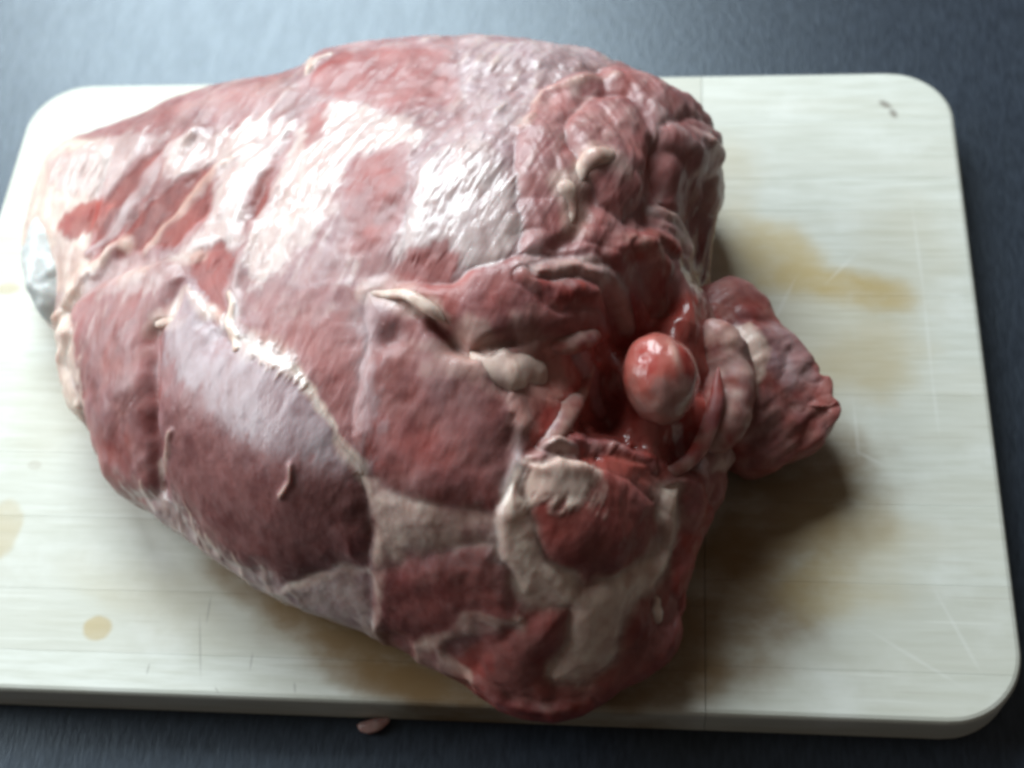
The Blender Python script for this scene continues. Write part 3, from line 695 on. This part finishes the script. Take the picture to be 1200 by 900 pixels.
for x0, x1, cuts in ((None, SEAM, LEFT_CUTS), (SEAM, None, RIGHT_CUTS)):
    ys = [hy]+list(cuts)+[-hy]
    for i in range(len(ys)-1):
        stave(board, x0, x1, ys[i+1], ys[i], i == len(ys)-2, i == 0)

# ---------------------------------------------------------------- the meat
def dome_mesh(dome, centre, NT_=900, NR=250, skirt=14):
    """closed lump as rings round a centre: top rings, then the flank rolling under to the board"""
    out = dome.out[:, :2]; c = np.asarray(centre[:2], float)
    th = np.linspace(0, 2*math.pi, NT_, endpoint=False)
    D = np.stack([np.cos(th), np.sin(th)], 1)
    A = out-c; B = np.roll(out, -1, 0)-c; E = B-A
    den = D[:, None, 0]*E[None, :, 1]-D[:, None, 1]*E[None, :, 0]
    den = np.where(abs(den) < 1e-9, 1e-9, den)
    tr = (A[None, :, 0]*E[None, :, 1]-A[None, :, 1]*E[None, :, 0])/den
    u = (A[None, :, 0]*D[:, None, 1]-A[None, :, 1]*D[:, None, 0])/den
    tr = np.where((u >= -1e-6) & (u <= 1+1e-6) & (tr > 0), tr, -1)
    R = tr.max(1)
    s = np.linspace(0, 1, NR+1)[1:]
    rr = np.sin(s*math.pi/2)*.35+s*.65
    rr = rr/rr[-1]
    XY = (c[None, None]+rr[:, None, None]*R[None, :, None]*D[None]).reshape(-1, 2)
    z, d, zb = dome.top(XY)
    ze = zb.reshape(NR, NT_)[-1]
    z = z.reshape(NR, NT_); z[-1] = ze
    P = [np.concatenate([XY, z.reshape(-1, 1)], 1)]
    for k in range(1, skirt+1):
        ph = k/skirt*math.pi/2
        ins = np.minimum(ze*.75, 1.6)*(1-math.cos(ph))
        xy = c+D*(R-ins)[:, None]
        P.append(np.concatenate([xy, (ze*(1-math.sin(ph))+.02)[:, None]], 1))
    V = np.concatenate(P)
    nr = NR+skirt
    i = np.arange(NT_); k = (i+1) % NT_
    F = np.concatenate([np.stack([r*NT_+i, (r+1)*NT_+i, (r+1)*NT_+k, r*NT_+k], 1) for r in range(nr-1)])
    ctr = np.array([[c[0], c[1], dome.top(c[None])[0][0]]])
    return V, F, ctr, NR, nr, NT_

def vnormals(V, F):
    N = np.zeros_like(V)
    n = np.cross(V[F[:, 2]]-V[F[:, 0]], V[F[:, 3]]-V[F[:, 1]])
    for j in range(4):
        for a in range(3):
            N[:, a] += np.bincount(F[:, j], n[:, a], len(V))
    return N/(np.linalg.norm(N, axis=1, keepdims=True)+1e-12)

lamb = thing('leg_of_lamb', 'raw leg of lamb with dark red muscle, white silverskin and a round red bone end', 'meat')

body = Dome(OUT, CTRL)
V, F, ctr, NR, nr, NTH = dome_mesh(body, C0, 1000, 270)
N = vnormals(V, F)
topmask = np.repeat(np.arange(nr) < NR, NTH)
# where each point sits on the muscle plan (borders wander a little)
wob = np.stack([fbm(V*.8, 11, 2), fbm(V*.8, 17, 2)], 1)*.26+np.stack([noise(V*3.0, 21), noise(V*3.0, 27)], 1)*.02
Q = V[:, :2]+wob
sd = np.stack([poly_sd(Q, p[4]) for p in REG], 1)
eff = sd.copy()
for k in range(len(REG)):
    for j in range(k+1, len(REG)):
        eff[:, k] = np.minimum(eff[:, k], -sd[:, j])
best = eff.argmax(1); depth = np.sqrt(np.maximum(eff.max(1), 0)**2+.004)-.063
region = best
amp = np.array([p[1] for p in REG])[best]; gw = np.array([p[2] for p in REG])[best]
disp = amp*(1-np.exp(-depth/gw*1.4))*1.15
mixw = np.exp(np.minimum(eff+(.10*fbm(V*2.4, 15, 3))[:, None]*np.cos(np.arange(len(REG))*2.1)[None], .6)/.16); mixw /= mixw.sum(1, keepdims=True)+1e-12
T = mixw@np.array([p[3] for p in REG], float)             # fat, silverskin, fresh red
P3 = V
streak = fbm(aniso(P3, 68, 2.6, .33), 31, 3)
fine = fbm(aniso(P3, 68, .9, .13), 41, 2)
lumps = fbm(P3*.75, 51, 3)
fat, sil, red = T[:, 0], T[:, 1], T[:, 2]
sil = np.clip(sil+streak*.35*np.clip(sil*2, 0, 1)*(1-.4*sil)+lumps*.15*(sil > .03), 0, 1)
fat = np.clip(fat+np.clip(streak-.1, 0, 1)*.7*np.clip(sil, 0, 1)*(fat > .05)+fbm(P3*1.6, 61, 3)*.45*np.clip(fat*3, 0, 1), 0, 1)
red = np.clip(red+fbm(P3*.6, 71, 3)*.5, 0, 1)
Qp = V[:, :2]+wob*.55
ragged = fbm(P3*2.6, 95, 3)+.6*fine
for soft, amt, h, tis, poly in PATCH:
    g = sstep(-soft, soft, poly_sd(Qp, poly)+soft*(1.5*streak+1.1*ragged))*amt
    fat = fat*(1-g)+g*(tis[0]+streak*.35*tis[0]); sil = sil*(1-g)+g*(tis[1]+streak*.25*tis[1]); red = red*(1-g)+g*(tis[2]+lumps*.2)
    disp += h*g
gloss = np.clip(sil+fat*.3, 0, 1)
disp += lumps*np.where(region == 9, .03, .10)+streak*.02+fine*.006+(streak*.065+fine*.010)*gloss*sstep(-1, 3, V[:, 1]+V[:, 0]*.25)*(1-.85*sstep(8.5, 11.5, V[:, 1]))
for kind, w, h, amt, path in LINE:
    near = line_d(Q, path)
    g = np.exp(-(near/w)**2)
    vw = w*(1+.9*fbm(P3*.9, 85, 2))
    g2 = sstep(1.5*vw, .2*vw, near+.35*w*fbm(P3*2.2, 81, 2))*amt*(.75+.5*fbm(P3*1.3, 87, 2))
    disp += h*g
    if kind == 'fat':
        fat = np.maximum(fat, g2)
    elif kind == 'silver':
        sil = np.maximum(sil, g2); fat = np.maximum(fat, g2*.25)
    elif kind == 'red':
        red = np.maximum(red, g2); fat = fat*(1-.8*g2); sil = sil*(1-.8*g2)
    else:
        fat = fat*(1-.7*g2); sil = sil*(1-.7*g2)
# the boned-out right side is ragged
rag = sstep(2.0, 5.0, V[:, 0])*sstep(-11, -8, V[:, 1]) + sstep(6, 8, V[:, 0])
rag = np.clip(rag, 0, 1)
disp += rag*((np.abs(fbm(P3*.55, 91, 2))-.2)*.26+fbm(aniso(P3, 112, 2.2, .22), 97, 2)*.035)
# raised strands, lumps and folds grown out of the surface
Vr = V[:, :2]+np.stack([fbm(V*1.1, 601, 2), fbm(V*1.1, 607, 2)], 1)*.20
nreg = len(REG)
rbest = np.full(len(V), .92); extra = []
KIND = {'creamy': (.74, .25, .3), 'pink': (.26, .2, .75), 'blush': (.25, .15, .55), 'cartilage': (.6, .6, .2), 'fat': (.92, .2, .2), 'tendon': (.55, .5, .55), 'dark': (.0, .35, .8), 'pale': (.30, .40, .42), 'muscle': (.05, .12, .58)}
for name, kind, path in RIDGE:
    path = np.asarray(path, float)
    A, B = path[:-1], path[1:]
    xm = (path[:, :2].min(0)-1.5, path[:, :2].max(0)+1.5)
    idx = np.where(((Vr > xm[0]) & (Vr < xm[1])).all(1) & (np.arange(len(V)) < NR*NTH))[0]
    d2, tt = seg_dist(Vr[idx], A[:, :2], B[:, :2])
    rr_ = A[None, :, 3]+(B-A)[None, :, 3]*tt; ll = A[None, :, 2]+(B-A)[None, :, 2]*tt
    q = np.sqrt(d2)/rr_; k = q.argmin(1); r_ = np.arange(len(idx))
    q, rr_, ll = q[r_, k], rr_[r_, k], ll[r_, k]
    q = q*(1-.12*fbm(V[idx]*2.6, 611+len(extra), 2))
    prof = np.where(q < 1, (1+np.cos(np.pi*np.clip(q, 0, 1)))*.5, 0)**.8
    disp[idx] += prof*(rr_*.32+ll*.22)*(1+.5*fbm(V[idx]*1.3, 612+len(extra), 2))-.04*np.exp(-((q-1.15)/.25)**2)
    g = sstep(1.15, .45, q+.25*ragged[idx])
    kt = np.array(KIND[kind])
    for ch, arr in enumerate((fat, sil, red)):
        arr[idx] = arr[idx]*(1-g)+g*np.clip(kt[ch]+.3*fbm(V[idx]*1.7, 640+ch, 3), 0, 1)
    hit = q < rbest[idx]
    region[idx[hit]] = nreg+len(extra); rbest[idx[hit]] = q[hit]
    extra.append(name)
names = [p[0] for p in REG]+extra
down = np.zeros(len(V))
for x, y, r, dz in DENT:
    down += dz*np.exp(-((V[:, 0]-x)**2+(V[:, 1]-y)**2)/(r*r))
side = sstep(.0, 1.2, V[:, 2])
V0 = V.copy()
V = V+N*(disp*side)[:, None]
V[:, 2] += down*sstep(.5, 2.5, V[:, 2])
V[:, 2] = np.maximum(V[:, 2], .015)
tissue = np.stack([fat, sil, red], 1)
N2 = vnormals(V, F)

# close the crown with the centre point, then split along the muscle borders
top_idx = len(V)
V = np.concatenate([V, V[:NTH].mean(0, keepdims=True)])
N2 = np.concatenate([N2, [[0, 0, 1]]]); tissue = np.concatenate([tissue, tissue[:1]]); region = np.concatenate([region, region[:1]])
i = np.arange(NTH)
tri = np.stack([np.full(NTH, top_idx), i, (i+1) % NTH], 1)
fr = region[F[:, 0]]
# every part one connected piece: stray islands go to the neighbour they touch
G = fr.reshape(nr-1, NTH)
from collections import Counter
for sweep in range(3):
    seen = np.zeros(G.shape, bool); comps = {}
    for a0 in range(nr-1):
        for b0 in range(NTH):
            if seen[a0, b0]:
                continue
            lab = G[a0, b0]; st = [(a0, b0)]; seen[a0, b0] = True; cells = []; nb = Counter()
            while st:
                a1, b1 = st.pop(); cells.append((a1, b1))
                for da, db in ((1, 0), (-1, 0), (0, 1), (0, -1)):
                    a2, b2 = a1+da, (b1+db) % NTH
                    if 0 <= a2 < nr-1:
                        if G[a2, b2] != lab:
                            nb[G[a2, b2]] += 1
                        elif not seen[a2, b2]:
                            seen[a2, b2] = True; st.append((a2, b2))
            comps.setdefault(lab, []).append((len(cells), cells, nb))
    moved = 0
    for lab, L in comps.items():
        L.sort(key=lambda c: -c[0])
        for size, cells, nb in L[1:]:
            if nb:
                to = nb.most_common(1)[0][0]; moved += 1
                for c in cells:
                    G[c] = to
    if not moved:
        break
fr = G.ravel()
for k, nm in enumerate(names):
    f4 = F[fr == k]
    if len(f4) == 0:
        continue
    f = np.concatenate([f4[:, [0, 1, 2]], f4[:, [0, 2, 3]]])
    if G[0, 0] == k:
        f = np.concatenate([f, tri])
    used, inv = np.unique(f, return_inverse=True)
    mat = MAT_WET if nm in ('socket', 'vein', 'tendon') else MAT_MEAT
    mesh_obj(nm, V[used], inv.reshape(f.shape), mat, lamb, tissue[used], N2[used])

def surf_shift(x, y):
    j = ((V0[topmask[:len(V0)], 0]-x)**2+(V0[topmask[:len(V0)], 1]-y)**2).argmin()
    return V[j, 2]-V0[j, 2]

def spline(P, n):
    P = np.asarray(P, float); m = len(P)
    A = np.concatenate([P[:1]*2-P[1:2], P, P[-1:]*2-P[-2:-1]])
    o = []
    for s in np.linspace(0, m-1-1e-6, n):
        i = int(s); t = s-i
        a, b, c, d = A[i], A[i+1], A[i+2], A[i+3]
        o.append(.5*(2*b+(c-a)*t+(2*a-5*b+4*c-d)*t*t+(3*b-a-3*c+d)*t**3))
    return np.array(o)

def strand(name, kind, path, seed, parent, mat, flat=.8, shift=True, rough=.22, grain=.35):
    P = []
    for x, y, z, r in path:
        P.append((x, y, z+(surf_shift(x, y) if shift else 0), r))
    P = spline(P, 14*len(P))
    n, m = len(P), 28
    c, r = P[:, :3], np.maximum(P[:, 3], .06)
    t = np.gradient(c, axis=0); t /= np.linalg.norm(t, axis=1, keepdims=True)
    up = np.array([0, 0, 1.0]); sx = np.cross(t, up); sx /= np.linalg.norm(sx, axis=1, keepdims=True)+1e-9
    uz = np.cross(sx, t)
    # rounded ends
    e = np.minimum(np.arange(n), np.arange(n)[::-1])/(n*.16); cap = np.sqrt(np.clip(1-(1-np.clip(e, 0, 1))**2, .01, 1))
    a = np.linspace(0, 2*math.pi, m, endpoint=False)
    V_ = c[:, None]+(r*cap)[:, None, None]*(np.cos(a)[None, :, None]*sx[:, None]+flat*np.sin(a)[None, :, None]*uz[:, None])
    V_ = V_.reshape(-1, 3); ctr_ = np.repeat(c, m, 0)
    rad = np.repeat(r, m)
    k = 1+fbm(V_*1.1+seed*3.1, 100+seed, 2)*rough*2.4+fbm(V_*3.5+seed, 200+seed, 2)*rough*.35
    V_ = ctr_+(V_-ctr_)*k[:, None]
    i = np.arange(m); j = (i+1) % m
    F_ = np.concatenate([np.stack([q*m+i, q*m+j, (q+1)*m+j, (q+1)*m+i], 1) for q in range(n-1)])
    f3 = np.concatenate([F_[:, [0, 1, 2]], F_[:, [0, 2, 3]]])
    Ve = np.concatenate([V_, c[:1], c[-1:]])
    f3 = np.concatenate([f3, np.stack([np.full(m, n*m), j, i], 1), np.stack([np.full(m, n*m+1), (n-1)*m+i, (n-1)*m+j], 1)])
    base = np.array(KIND[kind])
    ts = base[None]+np.stack([fbm(Ve*1.8+seed, 300+seed, 3), fbm(Ve*2.0+seed, 310+seed, 3), fbm(Ve*1.5+seed, 320+seed, 3)], 1)*grain
    ts = np.clip(ts, 0, 1)
    return mesh_obj(name, Ve, f3, mat, parent, ts)

for s, (name, kind, path) in enumerate(TUBE):
    strand(name, kind, path, s, lamb, MAT_WET if kind in ('tendon', 'dark') or name == 'socket_rim' else MAT_MEAT, .66, True, .13, .45)

for s, (name, kind, path) in enumerate(HELD):
    strand(name, kind, path, 50+s, lamb, MAT_CARTILAGE if kind == 'cartilage' else MAT_MEAT, .8, False, .10 if name == 'flesh_fold' else .08, .45)

# the loose flap on the right
flap = Dome(FLAP, FLAP_CTRL)
FV, FF, fc, fnr_top, fnr, fth = dome_mesh(flap, FLAP_C, 420, 90, 10)
FN = vnormals(FV, FF)
fd = (np.abs(fbm(FV*.65, 401, 2))-.2)*.30+fbm(aniso(FV, 40, 1.6, .5), 411, 2)*.10+fbm(FV*3.0, 421, 2)*.02
fw = FV[:, :2]+np.stack([fbm(FV*1.2, 431, 3), fbm(FV*1.2, 437, 3)], 1)*.35
a = sstep(-.15, .15, poly_sd(fw, FLAP_FAT)); b = sstep(-.3, .3, poly_sd(fw, FLAP_SIL)); c_ = sstep(-.5, .3, poly_sd(fw, FLAP_DARK))
FT = np.stack([.05+.75*a+fbm(FV*2, 441, 3)*.12, np.clip(.08+.45*b+.22*fbm(FV*1.3, 451, 3), 0, 1)*(1-.3*a), .42+.3*fbm(FV*.9, 461, 3)-.3*c_], 1)
FV = FV+FN*fd[:, None]
# its underside hangs free of the board by the rim
FN = vnormals(FV, FF)
j = np.arange(fth)
FV = np.concatenate([FV, FV[:fth].mean(0, keepdims=True), FV[-fth:].mean(0, keepdims=True)])
FT = np.concatenate([FT, FT[:1], FT[-1:]])
f3 = np.concatenate([FF[:, [0, 1, 2]], FF[:, [0, 2, 3]], np.stack([np.full(fth, len(FV)-2), j, (j+1) % fth], 1),
                     np.stack([np.full(fth, len(FV)-1), (fnr-1)*fth+(j+1) % fth, (fnr-1)*fth+j], 1)])
FV[:, 2] = np.maximum(FV[:, 2], .015)
mesh_obj('flap', FV, f3, MAT_MEAT, lamb, FT)

# round bone end in its socket
def bone_end():
    x, y, z, rx, ry = BALL
    n, m = 60, 80
    P = []
    for q in range(n+1):
        ph = math.pi*q/n
        for k in range(m):
            a = 2*math.pi*k/m
            P.append((math.sin(ph)*math.cos(a), math.sin(ph)*math.sin(a), math.cos(ph)))
    U = np.array(P)
    r = 1+fbm(U*1.4, 501, 2)*.09+fbm(U*3.2, 511, 2)*.022+.05*np.exp(-(((U[:, 0]-.38)/.12)**2+((U[:, 1]-.05)/.35)**2))
    Vb = U*r[:, None]*np.array([rx, ry, 1.35])
    tilt = math.radians(10)
    Vb = np.stack([Vb[:, 0]*math.cos(tilt)-Vb[:, 1]*math.sin(tilt), Vb[:, 0]*math.sin(tilt)+Vb[:, 1]*math.cos(tilt), Vb[:, 2]], 1)+np.array([x, y, z])
    i = np.arange(m); k = (i+1) % m
    Fb = np.concatenate([np.stack([q*m+i, (q+1)*m+i, (q+1)*m+k, q*m+k], 1) for q in range(n)])
    f3 = np.concatenate([Fb[:, [0, 1, 2]], Fb[:, [0, 2, 3]]])
    up = U[:, 1]*.6+U[:, 2]*.25+fbm(U*1.6, 521, 3)*.5
    smear = np.exp(-(((U[:, 0]-.38+.12*U[:, 1])/.10)**2+((U[:, 1]-.05)/.38)**2))
    rd = np.exp(-(((U[:, 0]+.30)/.22)**2+((U[:, 1]-.05)/.30)**2))*.7+np.exp(-(((U[:, 0]-.6)/.18)**2+((U[:, 1]-.0)/.35)**2))*.45
    tb = np.stack([np.clip(.10+.10*fbm(U*2.5, 531, 3)+smear*.40-rd*.3+.16*sstep(.1, -.6, up), 0, 1), np.clip(.16+.2*fbm(U*2.2, 541, 2)-rd*.3, 0, 1)*(1-sstep(-.5, .0, up)),
                   np.clip(.50+.5*sstep(-.5, .1, up)+rd, 0, 1)], 1)
    mesh_obj('bone_end', Vb, f3, MAT_WET, lamb, tb)
bone_end()

# scrap of meat lying on the worktop against the board
def scrap():
    o = strand('meat_scrap', 'pale', SCRAP, 77, None, MAT_MEAT, .6, False, .35)
    o['label'] = 'small pale scrap of meat on the worktop against the near edge of the chopping board'
    o['category'] = 'meat scrap'
scrap()
